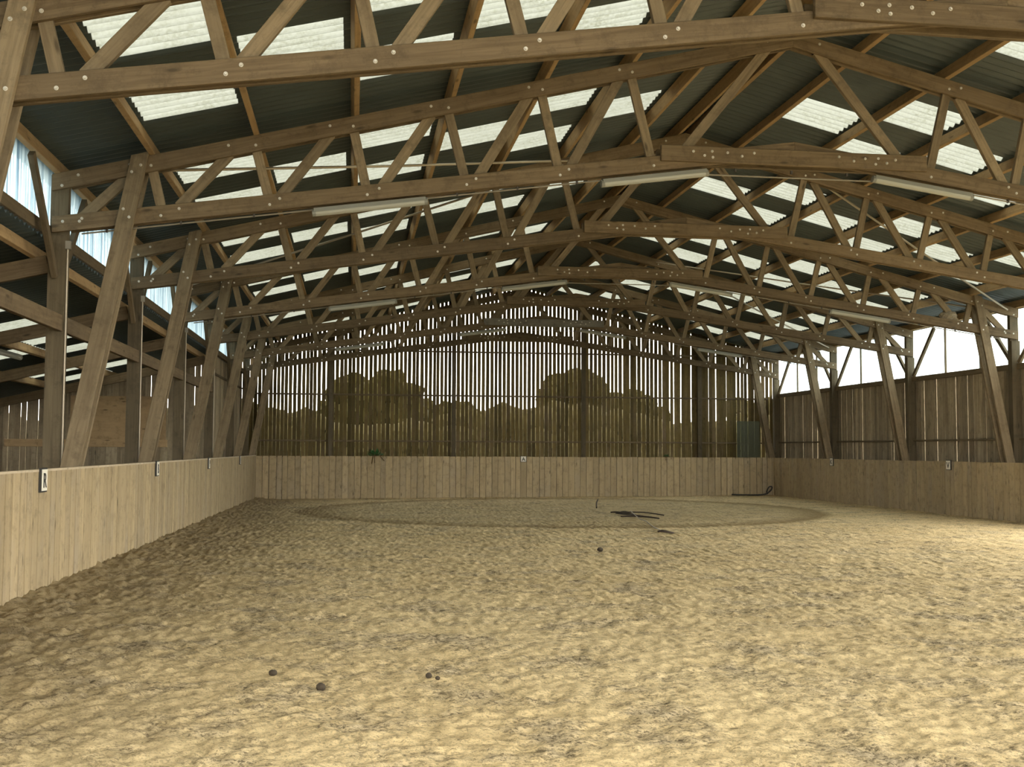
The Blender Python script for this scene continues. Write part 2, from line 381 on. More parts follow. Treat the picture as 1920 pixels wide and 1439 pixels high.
for sg, rngi, side in ((-1, range(1, 8), AISLE), (1, range(4, 8), BOARD)):
    for i in rngi:
        for e in (-1, 1):
            if i == 7 and e == 1: continue
            z0 = 3.70; x = sg*(9.60 if sg > 0 else 9.56)
            o = beam('knee_brace', (x, TY[i]+e*0.135, z0), (x, TY[i]+e*1.28, 4.93), 0.07, 0.10, M['post'])
            where = 'away from it' if e < 0 else 'towards it'
            tag(o, f'knee brace on {side} post, {from_end(i)} truss from end wall, leaning {where}', 'brace', 'knee braces under the eaves')

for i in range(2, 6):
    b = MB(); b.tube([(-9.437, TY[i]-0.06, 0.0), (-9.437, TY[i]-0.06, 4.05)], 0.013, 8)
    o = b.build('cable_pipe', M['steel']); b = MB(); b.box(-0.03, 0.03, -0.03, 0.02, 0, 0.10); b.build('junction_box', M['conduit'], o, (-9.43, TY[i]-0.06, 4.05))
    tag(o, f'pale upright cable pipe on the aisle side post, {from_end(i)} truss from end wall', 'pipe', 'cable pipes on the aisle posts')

# ------------------------------------------------------------------ purlins
PX = [9.60, 8.47, 7.20, 5.94, 4.69, 3.45, 2.26, 1.02, 0.14]
for sg, side in ((-1, AISLE), (1, BOARD)):
    for k, x in enumerate(PX):
        z = up_top(x)+0.093
        o = beam('purlin', (sg*x, 3.9, z), (sg*x, YB-0.03, z), 0.07, 0.185, M['purlin'], up=(sg*US, 0, 1))
        tag(o, f'long roof purlin on the {side} slope, {ORD[k+1]} up from the eaves', 'purlin', 'roof purlins')

# ------------------------------------------------------------------ corrugated roof
PITCH, AMP = 0.177, 0.027
def corr(name, mat, x0, x1, zf, y0, y1, step=0.0221, axis='y', thick=0.006, amp=AMP, pitch=PITCH, nx=2):
    n = max(2, int(round((y1-y0)/step))+1); ys = np.linspace(y0, y1, n)
    v = []
    for i in range(nx):
        x = x0+(x1-x0)*i/(nx-1)
        for y in ys: v.append((x, y, zf(x)+amp*math.cos(2*PI*y/pitch)))
    m = len(v); v += [(x, y, z+thick) for x, y, z in v]
    f = []
    for i in range(nx-1):
        for j in range(n-1):
            a = i*n+j; q = [a, a+1, a+n+1, a+n]
            f.append(q); f.append([k+m for k in q[::-1]])
    for j in range(n-1):
        a, b = j, (nx-1)*n+j
        f.append([a, a+m, a+1+m, a+1]); f.append([b, b+1, b+1+m, b+m])
    for i in range(nx-1):
        a, b = i*n, i*n+n-1
        f.append([a, a+n, a+n+m, a+m]); f.append([b, b+m, b+n+m, b+n])
    return v, f
ROWS = {'odd': [], 'even': []}
for q in range(-3, 7):
    b = 11.5+5.25*q
    if YR+0.2 < b < 38.3: ROWS['even'].append(b)
    for o_ in (-1.05, 1.05):
        if YR+0.2 < b+o_ < 38.5: ROWS['odd'].append(b+o_)
BAYS = ['none', 'odd', 'even', 'odd', 'even', 'odd', 'even', 'none', 'none']
wn = 0
def roof_side(sg, side):
    global wn
    V, F = [], []
    def put(v, f):
        b = len(V); V.extend(v); F.extend([[i+b for i in q] for q in f])
    edges = [9.98]+PX[1:-1]+[0.0]
    for k in range(len(edges)-1):
        xa, xb = edges[k], edges[k+1]
        rows = sorted(ROWS.get(BAYS[k], []))
        lapz = 0.004*(k % 2)
        zf = lambda x, l=lapz: roof_z(x)+0.017+l
        y = YR
        xl, xu = xa-0.05, xb+0.13                      # the panel shows from the lower purlin to the lap short of the upper one
        for r in rows+[None]:
            end = r if r is not None else YB+0.35
            if end-y > 0.05: put(*corr('c', None, sg*xa, sg*xb, zf, y, end))
            if r is None: break
            vv, ff = corr('s', None, sg*xl, sg*xu, zf, r, r+1.05)
            put(*corr('c', None, sg*xa, sg*xl, zf, r, r+1.05)); put(*corr('c', None, sg*xu, sg*xb, zf, r, r+1.05))
            if r > 8.0:
                wn += 1
                w = mesh_obj(f'window_{wn}', vv, ff, M['skylight'])
                struct(w, f'translucent roof sheet on the {side} slope, {ORD[k]} panel course up from the eaves', 'roof light')
                w['group'] = f'translucent roof sheets, {side} slope, course {ORD[k]}'
            else:
                wn += 1
                w = mesh_obj(f'window_{wn}', vv, ff, M['skylight']); struct(w, f'translucent roof sheet behind the viewpoint on the {side} slope', 'roof light')
                w['group'] = f'translucent roof sheets behind the viewpoint, {side}'
            y = r+1.05
    o = mesh_obj('ceiling', V, F, M['roof']); struct(o, f'dark corrugated fibre cement roof slope on the {side}', 'roof')
roof_side(-1, AISLE); roof_side(1, BOARD)
# ridge capping
o = mesh_obj('ceiling', [(-0.28, YR, roof_z(0.28)+0.07), (0, YR, roof_z(0)+0.07), (0.28, YR, roof_z(0.28)+0.07), (-0.28, YB+.35, roof_z(0.28)+0.07), (0, YB+.35, roof_z(0)+0.07), (0.28, YB+.35, roof_z(0.28)+0.07)], [[0, 1, 4, 3], [1, 2, 5, 4]], M['roof'])
sm = o.modifiers.new('thick', 'SOLIDIFY'); sm.thickness = 0.01; struct(o, 'ridge capping of the corrugated roof', 'roof')

# ------------------------------------------------------------------ aisle lean-to
LXO = -15.6
Vr, Fr = [], []
def put2(v, f):
    b = len(Vr); Vr.extend(v); Fr.extend([[i+b for i in q] for q in f])
LB = [(-9.68, -10.95, []), (-10.95, -12.12, [12.4, 17.55, 19.65, 21.75, 23.85, 26.2, 28.2]), (-12.12, -13.5, [13.4, 18.5, 22.85, 27.15, 29.2]), (-13.5, LXO-0.2, [])]
for k, (xa, xb, rows) in enumerate(LB):
    zf = lambda x: lean_z(x)+0.03
    y = 2.0
    for r in rows+[None]:
        end = r if r is not None else 31.9
        put2(*corr('c', None, xa, xb, zf, y, end))
        if r is None: break
        wn += 1
        vv, ff = corr('s', None, xa, xb, zf, r, r+1.0)
        w = mesh_obj(f'window_{wn}', vv, ff, M['skylight']); struct(w, f'translucent sheet in the low aisle roof, {ORD[k]} course out from the posts', 'roof light')
        w['group'] = f'translucent sheets in the aisle roof, course {ORD[k]}'
        y = r+1.0
struct(mesh_obj('ceiling', Vr, Fr, M['roof']), 'low corrugated roof over the side aisle', 'roof')
for k, x in enumerate((-9.86, -10.95, -12.12, -13.5, -15.2)):
    z = lean_z(x)-0.085
    o = beam('aisle_purlin', (x, 8.5, z), (x, 31.45, z), 0.07, 0.16, M['purlin'], up=(-LSL, 0, 1))
    tag(o, f'purlin under the low aisle roof, {ORD[k+1]} out from the arena posts', 'purlin', 'purlins of the aisle roof')
for i in range(1, 6):
    za, zb = lean_z(-9.66)-0.28, lean_z(-15.4)-0.28
    o = beam('aisle_rafter', (-9.675, TY[i], za), (-15.4, TY[i], zb), 0.08, 0.22, M['truss'])
    tag(o, f'sloping rafter of the aisle roof at {from_end(i)} truss from the slatted end wall', 'rafter', 'rafters of the aisle roof')
    o = beam('aisle_post', (-15.3, TY[i], 0), (-15.3, TY[i], lean_z(-15.3)-0.3), 0.16, 0.16, M['post'])
    tag(o, f'outer aisle post below the rafter at {from_end(i)} truss from slatted end wall', 'post', 'outer aisle posts')
o = beam('aisle_strut', (-12.2, 19.3, 3.10), (-13.9, 19.3, 2.15), 0.08, 0.16, M['truss']); tag(o, 'short slanting strut under the aisle rafter beside a grey lamp', 'strut')

# ------------------------------------------------------------------ walls
def boards(y_of, u0, u1, z0, ztop, mat, w=(0.115, 0.14), gap=(0.01, 0.03), th=0.022, axis='x', name='wall_back', gapf=None, jit=0.01):
    b = MB(); u = u0; k = 0
    while u < u1:
        ww = random.uniform(*w); e = min(u+ww, u1)
        r = random.random(); o_ = random.uniform(0, jit)
        zt = (ztop(u), ztop(e)) if callable(ztop) else (ztop, ztop)
        if axis == 'x': b.box(u, e, y_of+o_, y_of+th+o_, z0, 0, r, zt)
        else:
            c = y_of+o_; bb = len(b.v)
            b.v += [(c, u, z0), (c+th, u, z0), (c+th, e, z0), (c, e, z0), (c, u, zt[0]), (c+th, u, zt[0]), (c+th, e, zt[1]), (c, e, zt[1])]
            b.f += [[bb+i for i in q] for q in ([3, 2, 1, 0], [4, 5, 6, 7], [0, 1, 5, 4], [1, 2, 6, 5], [2, 3, 7, 6], [3, 0, 4, 7])]; b.r += [r]*8
        g = gapf(u) if gapf else random.uniform(*gap)
        u = e+g; k += 1
    return b.build(name, mat)
def back_gap(u):
    p = random.random()
    if u > 5.3: return 0.035 if p < 0.42 else (0.012 if p < 0.6 else 0.002)
    if u < -8.2: return random.uniform(0.008, 0.02)
    if u < -7.6 or -6.9 < u < -6.4: return random.uniform(0.018, 0.03)
    return random.uniform(0.025, 0.037) if p < 0.93 else 0.004
w = boards(YB, -9.86, 9.76, -0.33, lambda x: roof_z(x)-0.012, M['slat'], (0.112, 0.132), gapf=back_gap)
struct(w, 'gable wall of gapped upright slats with daylight between', 'wall')
def side_gap(u):
    p = random.random()
    return random.uniform(0.018, 0.03) if p < 0.10 else (0.008 if p < 0.28 else 0.0)
w = boards(9.68, 21.5, YB, -0.3, 3.62, M['board'], (0.11, 0.15), axis='y', name='wall_right', gapf=side_gap, jit=0.018)
struct(w, 'dark upright boards of the long side wall below the clear sheets', 'wall')
w = boards(LXO, 2.0, 31.5, 0.0, lean_z(LXO), M['board'], (0.13, 0.17), axis='y', name='wall_left', gapf=lambda u: 0.012 if random.random() < 0.15 else 0.0)
struct(w, 'outer board wall of the side aisle', 'wall')
w = boards(31.5, LXO, -9.72, 0.0, lean_z, M['board'], (0.13, 0.15), name='wall_aisle_end', gapf=lambda u: 0.011 if random.random() < 0.5 else 0.0)
struct(w, 'board wall closing the far end of the aisle', 'wall')
w = boards(-9.80, 31.5, YB, 0.0, 4.30, M['board'], (0.13, 0.17), axis='y', name='wall_left_back', gapf=lambda u: 0.012 if random.random() < 0.2 else 0.0)
struct(w, 'board wall along the last bays of the aisle side', 'wall')
tn = 0
def trim(p0, p1, w_, h_, mat, label):
    global tn
    tn += 1; o = beam(f'trim_{tn}', p0, p1, w_, h_, mat); return struct(o, label, 'trim')
trim((9.62, 22.0, 3.62), (9.62, YB, 3.62), 0.10, 0.13, M['post'], 'sill rail between board wall and clear sheets')
trim((-9.70, 4.0, 4.27), (-9.70, YB, 4.27), 0.09, 0.15, M['post'], 'sill rail under the aisle side clear sheets')
trim((9.63, 22.0, 5.00), (9.63, YB, 5.00), 0.05, 0.05, M['post'], 'head rail over the clear sheets')
for i in range(4, 8):                                  # rail pieces between the posts of the boarded side
    a = TY[i]-4.9+0.09; o = beam('wall_rail', (9.62, max(a, 22), 1.90), (9.62, TY[i]-0.09, 1.90), 0.07, 0.05, M['post'])
    tag(o, f'rail across the dark board wall, {ORD[8-i]} bay from the slatted end wall', 'rail', 'rails on the board wall')
o = beam('wall_rail', (-9.76, 31.6, 3.68), (-9.76, YB, 3.68), 0.06, 0.06, M['post']); tag(o, 'rail on the aisle side boards close to the slatted end wall', 'rail')
GX = [-6.68, -2.355, 2.35, 6.70]
for z, a in ((1.88, 'lowest'), (3.51, 'middle'), (5.08, 'highest')):
    h = HS-(z-4.9)/US if z > 4.9 else 9.45
    o = beam('girt', (-h+0.1, YB-0.03, z), (h-0.1, YB-0.03, z), 0.05, 0.06, M['post'])
    tag(o, f'{a} cross rail of the slatted gable wall', 'rail', 'cross rails on the slatted gable')
for k, x in enumerate(GX):
    zt = roof_z(x)-0.03
    b = MB(); b.box(-0.075, 0.075, -0.10, 0.02, 0, zt); 
    o = b.build('gable_post', POSTM, None, (x, YB-0.075, 0))
    pl = ['nearest the aisle', 'between aisle and letter A', 'between letter A and plastic sheet', 'next to the plastic sheet'][k]
    tag(o, f'upright timber post in the slatted gable, the one {pl}', 'post', 'gable posts')
# clear wall sheets under the eaves
def clere(x, y0, y1, z0, z1, label):
    global wn
    wn += 1
    n = int((y1-y0)/0.0127)+1; ys = np.linspace(y0, y1, n)
    v = [(x+0.012*math.cos(2*PI*y/0.101), y, z) for z in (z0, z1) for y in ys]
    f = [[j, j+1, n+j+1, n+j] for j in range(n-1)]
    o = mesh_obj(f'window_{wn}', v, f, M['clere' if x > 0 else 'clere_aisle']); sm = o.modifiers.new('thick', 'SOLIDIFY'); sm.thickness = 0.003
    struct(o, label, 'clear sheet')
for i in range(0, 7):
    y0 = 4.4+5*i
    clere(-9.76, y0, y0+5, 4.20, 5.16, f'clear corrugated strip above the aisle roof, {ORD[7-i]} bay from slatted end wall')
for i in range(3, 7):
    y0 = max(22.0, 4.4+5*i)
    clere(9.74, y0, 9.4+5*i, 3.62, 5.16, f'clear corrugated sheets above the board wall, {ORD[7-i]} bay from slatted end wall')
    for q in (1, 2):
        yy = 4.4+5*i+q*5/3
        if yy > 22.2:
            o = beam('mullion', (9.70, yy, 3.66), (9.70, yy, 5.05), 0.045, 0.05, M['post'], up=(1, 0, 0))
            tag(o, f'slim upright behind the clear sheets, {["", "nearer", "farther"][q]} one in {ORD[7-i]} bay from end wall', 'mullion', 'uprights behind the clear sheets')

# ------------------------------------------------------------------ kickboards
def kick(axis, face, u0, u1, label, sgn, zb0=-0.25):
    b = MB(); u = u0
    while u < u1:
        ww = random.choice((0.196, 0.196, 0.196, 0.16, 0.23)); e = min(u+ww, u1); r = random.random()
        o_ = random.uniform(0, 0.006); t = KTOP-0.01+random.uniform(-0.006, 0.004)
        if axis == 'x': b.box(u, e, face+o_, face+0.035, zb0, t, r)
        else:
            if sgn < 0: b.box(face-0.035, face-o_, u, e, zb0, t, r)
            else: b.box(face+o_, face+0.035, u, e, zb0, t, r)
        u = e+random.choice((0.010, 0.014, 0.018, 0.026) if axis == 'x' else (0.012, 0.02, 0.026, 0.032))
    root = b.build('kickboard', M['kick']); tag(root, label, 'kickboard')
    m = MB()
    if axis == 'x': m.box(u0, u1, face+0.036, face+0.042, zb0, KTOP-0.05)
    elif sgn < 0: m.box(face-0.042, face-0.036, u0, u1, zb0, KTOP-0.05)
    else: m.box(face+0.036, face+0.042, u0, u1, zb0, KTOP-0.05)
    m.build('seam_light_blocker', M['board'], root)  # added sheet that blocks daylight behind the planks so the seams stay dark
    for z in (0.3, 0.75, 1.2):
        if axis == 'x': beam('back_rail', (u0, face+0.07, z), (u1, face+0.07, z), 0.05, 0.12, M['post'], root)
        else: beam('back_rail', (face+sgn*0.07, u0, z), (face+sgn*0.07, u1, z), 0.05, 0.12, M['post'], root)
    return root
kl = kick('y', KL, YF, KB, 'dusty upright plank kickboard along the open aisle side', -1)
b = MB(); b.box(KL-0.06, KL+0.004, YF, KB, KTOP-0.012, KTOP+0.012); b.build('cap_strip', M['cap'], kl)
kick('x', KB, KL-0.03, KR+0.03, 'plank kickboard across the slatted end wall, carrying letter A', 1)
kick('y', KR, 20.0, KB, 'plank kickboard along the boarded side wall', 1)

# ------------------------------------------------------------------ letter boards
def sign(letter, loc, rotz, label, w_=0.20, h_=0.23):
    o = empty('letter_sign', loc, label, 'sign', 'arena letter boards'); o.rotation_euler = (0, 0, rotz)
    b = MB(); b.box(-w_/2-0.012, w_/2+0.012, -0.012, 0.014, -h_/2-0.012, h_/2+0.012); b.build('backing', M['black'], o)
    b = MB(); b.box(-w_/2+0.004, w_/2-0.004, -0.018, -0.012, -h_/2+0.004, h_/2-0.004); b.build('face', M['white'], o)
    cu = bpy.data.curves.new('letter', 'FONT'); cu.body = letter; cu.size = h_*0.92; cu.align_x = 'CENTER'; cu.extrude = 0.002; cu.offset = 0.004
    t = bpy.data.objects.new('tmp', cu); COL.objects.link(t); bpy.context.view_layer.update()
    me = bpy.data.meshes.new_from_object(t.evaluated_get(bpy.context.evaluated_depsgraph_get())); bpy.data.objects.remove(t)
    me.materials.clear(); me.materials.append(M['black'])
    q = bpy.data.objects.new('letter', me); q.location = (0, -0.0195, -h_*0.33); q.rotation_euler = (PI/2, 0, 0); link(q, o)
ZS = KTOP-0.10
for L_, y in (('R', 12.25), ('B', 19.15), ('P', 25.9), ('F', 33.0)):
    sign(L_, (KL+0.016, y, ZS), PI/2, f'white board with black letter {L_} on the aisle side kickboard')
sign('A', (0.0, KB-0.016, ZS+0.01), 0, 'white board with black letter A on the end kickboard', 0.19, 0.19)
for L_, y in (('V', 26.6), ('K', 33.6)):
    sign(L_, (KR-0.016, y, ZS), -PI/2, f'white board with black letter {L_} on the boarded side kickboard')

# ------------------------------------------------------------------ tube lights and conduits
def lamp_make():
    o = empty('tube_light', (0, 0, 0), 'x', 'light')
    b = MB(); b.box(-0.72, 0.72, -0.05, 0.05, 0.0, 0.045); b.build('housing', M['lamp'], o)
    b = MB(); b.tube([(-0.70, 0, -0.012), (0.70, 0, -0.012)], 0.046, 12); b.build('cover', M['tube'], o, smooth=False)
    for s in (-1, 1):
        b = MB(); b.tube([(s*0.70, 0, -0.008), (s*0.745, 0, -0.008)], 0.05, 12); b.build('end_cap', M['lamp'], o)
    return o
lamp0 = lamp_make(); first = True
LX_ = {-5.73: 'on the aisle side slope', -1.95: 'just aisle side of the gusset', 1.88: 'just boarded side of the gusset', 5.70: 'on the boarded side slope'}
for i in (2, 4, 6):
    for x, ph in LX_.items():
        if i == 2 and x > 5: continue
        o = lamp0 if first else copy_tree(lamp0); first = False
        z = min(lo_bot(x), 5.46)-0.075
        if abs(x) < 2.2: z = lo_bot(abs(x)+0.0)-0.085
        o.location = (x, TY[i]-0.03, z); o.rotation_euler = (0, -math.atan(LS)*(1 if x < 0 else -1), 0)
        tag(o, f'tube light {ph}, {from_end(i)} truss from the end wall', 'light', 'tube lights under the trusses')
    pts = [(-9.3, lo_bot(9.3)-0.03), (-1.7, min(lo_bot(1.7), 5.44)-0.03), (1.7, min(lo_bot(1.7), 5.44)-0.03), (9.3, lo_bot(9.3)-0.03)]
    b = MB(); b.tube([(x, TY[i]+0.045, z) for x, z in pts], 0.011, 6)
    o = b.build('conduit', M['conduit']); tag(o, f'thin cable conduit below {from_end(i)} truss from the end wall', 'conduit', 'conduits below the trusses')
    for x in [-9, -8.1, -7.2, -4.6, -3.8, -3.0, -0.8, 0, 0.8, 3.2, 4.0, 4.8, 7.2, 8.1, 9]:
        z = lo_bot(x)-0.03 if abs(x) > 1.7 else 5.41
        c = MB(); c.box(-0.012, 0.012, -0.016, 0.016, -0.016, 0.03)
        c.build('clip', M['clip'], o, (x, TY[i]+0.045, z))
o = copy_tree(lamp0); o.location = (-12.35, 22.1, lean_z(-12.12)-0.22); o.rotation_euler = (0, 0, PI/2); tag(o, 'pale tube light under the low aisle roof beside a purlin', 'light', 'tube lights under the trusses')

# ------------------------------------------------------------------ wind rods, small things
def rod(p0, p1, r, label, mat='steel'):
    b = MB(); p0, p1 = Vector(p0), Vector(p1); b.tube([p0, p0.lerp(p1, 0.5)-Vector((0, 0, 0.02)), p1], r, 8)
    tag(b.build('wind_rod', M[mat]), label, 'rod', 'wind bracing rods under the roof')
def zc(x): return up_top(x)-0.10
rod((2.6, 19.5, zc(2.6)), (9.35, 24.3, zc(9.35)), 0.022, 'diagonal steel rod under the boarded side slope, bay before the nest truss')
rod((-8.75, 14.5, zc(8.75)), (-2.0, 19.3, zc(2)), 0.020, 'diagonal rod under the aisle side slope behind the nearest lamp truss')
rod((-9.3, 23.7, zc(9.3)), (-2.4, 19.6, zc(2.4)), 0.022, 'crossing rod under aisle side slope in front of the nest truss')
rod((3.2, 29.5, zc(3.2)), (9.35, 34.3, zc(9.35)), 0.022, 'diagonal rod under the boarded side slope, second bay from slatted end')
rod((2.2, 29.3, zc(2.2)), (9.35, 24.6, zc(9.35)), 0.018, 'diagonal rod falling from the nest truss on the boarded side slope')
# bird nest on the chord of the fourth truss
bm = bmesh.new(); bmesh.ops.create_icosphere(bm, subdivisions=3, radius=0.17)
for v in bm.verts:
    v.co.z *= 0.75; v.co.x *= 1.2; v.co *= 1+random.uniform(-0.12, 0.12)
me = bpy.data.meshes.new('bird_nest'); bm.to_mesh(me); bm.free(); me.materials.append(M['nest'])
o = bpy.data.objects.new('bird_nest', me); o.location = (7.93, TY[4]+0.05, lo_top(7.93)+0.10); link(o); tag(o, 'grey brown bird nest on a lower chord of the boarded side', 'nest')
# plywood sheet, plastic sheet
b = MB(); b.box(-1.25, 1.25, -0.012, 0.0, 0, 1.20); o = b.build('plywood_panel', M['ply'], None, (-12.2, 31.48, 1.80)); tag(o, 'large pale plywood panel on the aisle end wall', 'panel')
o = beam('panel_rail', (-15.1, 31.44, 1.72), (-10.9, 31.44, 1.72), 0.06, 0.20, M['ply']); tag(o, 'pale timber rail below the plywood panel', 'rail')
b = MB(); b.box(-0.43, 0.43, -0.004, 0.004, 0, 1.30); o = b.build('plastic_sheet', M['plexi'], None, (8.21, KB+0.08, 1.36)); tag(o, 'cloudy greenish plastic sheet standing behind the end kickboard', 'sheet')
# weeds on the end kickboard
def weed(x, s, label):
    o = empty('weed', (x, KB+0.01, KTOP), label, 'plant'); b = MB(); c = MB()
    for k in range(int(110*s)):
        a = random.uniform(0, 2*PI); L_ = random.uniform(0.12, 0.30)*s; e = random.uniform(0.1, 1.2)
        p = Vector((math.cos(a)*L_*math.cos(e), -abs(math.sin(a))*L_*0.5*math.cos(e), L_*math.sin(e)*0.8))
        t = Vector((-math.sin(a), math.cos(a), 0.3))*0.022*s; q0 = p*0.5; i0 = len(b.v)
        b.v += [tuple(q0), tuple(q0.lerp(p, .5)+t), tuple(p), tuple(q0.lerp(p, .5)-t)]; b.f.append([i0, i0+1, i0+2, i0+3]); b.r += [0]*4
        c.tube([(0, 0, -0.01), tuple(p*0.55)], 0.004, 4)
    for dx, dz in ((-0.08, -0.22), (0.28, -0.14), (0.0, -0.20)):
        c.tube([(0, -0.02, 0), (dx*0.6, -0.05, 0.02), (dx*s, -0.05, dz*s)], [0.008, 0.012, 0.014], 5)
    q = b.build('leaves', M['leaf'], o); sm = q.modifiers.new('thick', 'SOLIDIFY'); sm.thickness = 0.002
    c.build('stems', M['stem'], o)
weed(-5.15, 1.2, 'green weed hanging over the end kickboard near the aisle')
weed(5.15, 0.55, 'small faded weed on the end kickboard toward the plastic sheet')

# ------------------------------------------------------------------ arena floor
def ground_z(x, y):
    t = np.clip((KR-x)/(KR-KL), 0, 1)
    L_ = np.clip(0.09-0.0075*(y-11), -0.12, 0.12)
    berm = 0.05*np.exp(-((x-KL)/0.45)**2)
    return t*L_+berm
def vnoise(x, y, scale, seed):
    r = np.random.default_rng(seed); G = r.random((256, 256)).astype(np.float32)
    u, v = x*scale, y*scale
    i, j = np.floor(u).astype(int), np.floor(v).astype(int); fu, fv = u-i, v-j
    fu = fu*fu*(3-2*fu); fv = fv*fv*(3-2*fv)
    g = lambda a, b: G[a % 256, b % 256]
    return (g(i, j)*(1-fu)+g(i+1, j)*fu)*(1-fv)+(g(i, j+1)*(1-fu)+g(i+1, j+1)*fu)*fv-0.5
def grid_obj(name, xs, ys, zfun, mat):
    X, Y = np.meshgrid(xs, ys); Z = zfun(X, Y)
    nx, ny = len(xs), len(ys); co = np.stack([X, Y, Z], -1).reshape(-1, 3).astype(np.float32)
    I = np.arange((ny-1)*nx).reshape(ny-1, nx)[:, :-1].ravel()
    q = np.stack([I, I+1, I+nx+1, I+nx], 1).astype(np.int32)
    me = bpy.data.meshes.new(name); me.vertices.add(len(co)); me.vertices.foreach_set('co', co.ravel())
    me.loops.add(q.size); me.loops.foreach_set('vertex_index', q.ravel())
    me.polygons.add(len(q)); me.polygons.foreach_set('loop_start', np.arange(0, q.size, 4, dtype=np.int32))
    me.update(calc_edges=True); me.polygons.foreach_set('use_smooth', np.ones(len(q), dtype=bool)); me.materials.append(mat)
    return link(bpy.data.objects.new(name, me))
ys = [YF]
while ys[-1] < KB+0.02: ys.append(ys[-1]+min(0.22, max(0.020, 0.0052*abs(ys[-1]))) if ys[-1] > 2 else ys[-1]+0.25)
ys = np.array(ys); ys[-1] = KB+0.02
xs = np.linspace(KL-0.02, KR+0.02, 860)
def sand_z(x, y):
    z = ground_z(x, y)
    lump = 1.0+1.2*np.exp(-((x-KL)/1.6)**2)
    z = z+lump*(0.016*vnoise(x, y, 1.7, 1)+0.012*vnoise(x, y, 5.0, 2)+0.020*vnoise(x+.3, y, 11.0, 3)+0.020*vnoise(x, y+.2, 21.0, 4)+0.010*vnoise(x, y+.2, 37.0, 5))
    return z
floor = grid_obj('floor', xs, ys, sand_z, M['sand']); struct(floor, 'raked sand floor of the arena', 'sand floor')
b = MB(); b.box(LXO, KL-0.03, YF, 31.6, -0.3, -0.02); b.box(KL-0.6, KL-0.03, 31.6, YB, -0.3, -0.02); b.box(KR+0.03, 9.72, YF, YB, -0.3, -0.02); b.box(KL-0.6, 9.72, KB+0.03, YB, -0.3, -0.02)
struct(b.build('floor', M['dirt']), 'bare dirt beside and behind the kickboards', 'dirt floor')
b = MB(); b.box(-140, 140, -90, 200, -0.6, -0.32); struct(b.build('ground', M['field']), 'rough field around the hall', 'field')

# things lying on the sand
def gz(x, y): return float(sand_z(np.array([[x]]), np.array([[y]]))[0, 0])
def lying(name, pts, r, mat, label, cat, group=None):
    P = [Vector((x, y, gz(x, y)+r+0.012+dz)) for x, y, dz in pts]
    out = []
    for k in range(len(P)-1):
        a, b_, c_, d_ = P[max(k-1, 0)], P[k], P[k+1], P[min(k+2, len(P)-1)]
        for q in range(6):
            t = q/6; out.append(0.5*((2*b_)+(c_-a)*t+(2*a-5*b_+4*c_-d_)*t*t+(3*b_-a-3*c_+d_)*t**3))
    out.append(P[-1]); m = MB(); m.tube(out, r, 7)
    return tag(m.build(name, mat, smooth=True), label, cat, group)
lying('lunge_rope', [(0.42, 26.05, 0), (0.66, 25.93, .01), (0.95, 25.66, .01), (1.05, 24.95, .02), (0.98, 25.41, .03), (0.83, 25.95, .03), (0.76, 26.6, .01), (0.68, 27.5, .01), (0.74, 27.75, .01), (0.98, 28.15, .02), (1.10, 27.9, .02), (1.46, 27.65, .01), (1.66, 26.7, 0)], 0.016, M['rope'], 'long dark rope lying in loops inside the trodden ring', 'rope')
lying('lead_strap', [(0.60, 27.85, 0), (0.72, 27.7, .02), (0.80, 26.9, .03), (0.84, 26.3, .03)], 0.020, M['rope'], 'short thick dark strap lying across one end of the rope', 'strap')
lying('whip', [(1.12, 27.85, .06), (0.78, 26.19, .06), (0.47, 24.48, .04), (0.44, 23.81, .03), (0.25, 22.57, .02), (0.14, 21.64, .0)], 0.010, M['pale'], 'thin pale whip lying on the sand among dark ropes', 'whip')
lying('strap_loop', [(-0.02, 21.15, 0), (0.12, 21.45, 0), (0.17, 20.95, 0), (0.10, 20.62, 0), (-0.12, 20.72, .01), (-0.06, 21.05, .01)], 0.016, M['rope'], 'small dark strap loop at the ring edge, end of the whip', 'strap')
lying('stick', [(0.84, 30.6, 0), (0.95, 31.1, .10), (1.1, 31.6, .18)], 0.018, M['rope'], 'short dark stick poking from the sand behind the ropes', 'stick')
lying('hose', [(7.5, 38.46, 0), (8.2, 38.45, 0), (8.7, 38.42, .01), (8.92, 38.40, .14), (8.98, 38.40, .26), (8.88, 38.42, .27), (8.80, 38.44, .12), (8.84, 38.46, .02)], 0.026, M['rubber'], 'black hose along the foot of the end kickboard corner', 'hose')
def clod(x, y, r, label, seed):
    random.seed(seed); bm = bmesh.new(); bmesh.ops.create_icosphere(bm, subdivisions=3, radius=r)
    for v in bm.verts:
        v.co *= 1+0.14*math.sin(v.co.x*60/r*.03+seed)*math.cos(v.co.y*70/r*.03)+random.uniform(-.05, .05); v.co.z *= 0.8
    me = bpy.data.meshes.new('dung_ball'); bm.to_mesh(me); bm.free(); me.materials.append(M['dung'])
    o = bpy.data.objects.new('dung_ball', me); o.location = (x, y, gz(x, y)+r*0.7); link(o); tag(o, label, 'clod', 'dark clods on the sand')
clod(-6.10, 7.20, 0.030, 'largest round dark clod on the bright sand nearest us', 1)
clod(-5.40, 7.48, 0.022, 'dark clod of the close pair, the bigger one', 2); clod(-5.345, 7.42, 0.016, 'dark clod of the close pair, the smaller one', 3)
clod(-6.42, 7.66, 0.028, 'crumbled dark clod farther off than the largest round one', 4)
clod(-2.10, 17.05, 0.045, 'flat dark clod in the middle of the sand before the ring', 5)
random.seed(11)

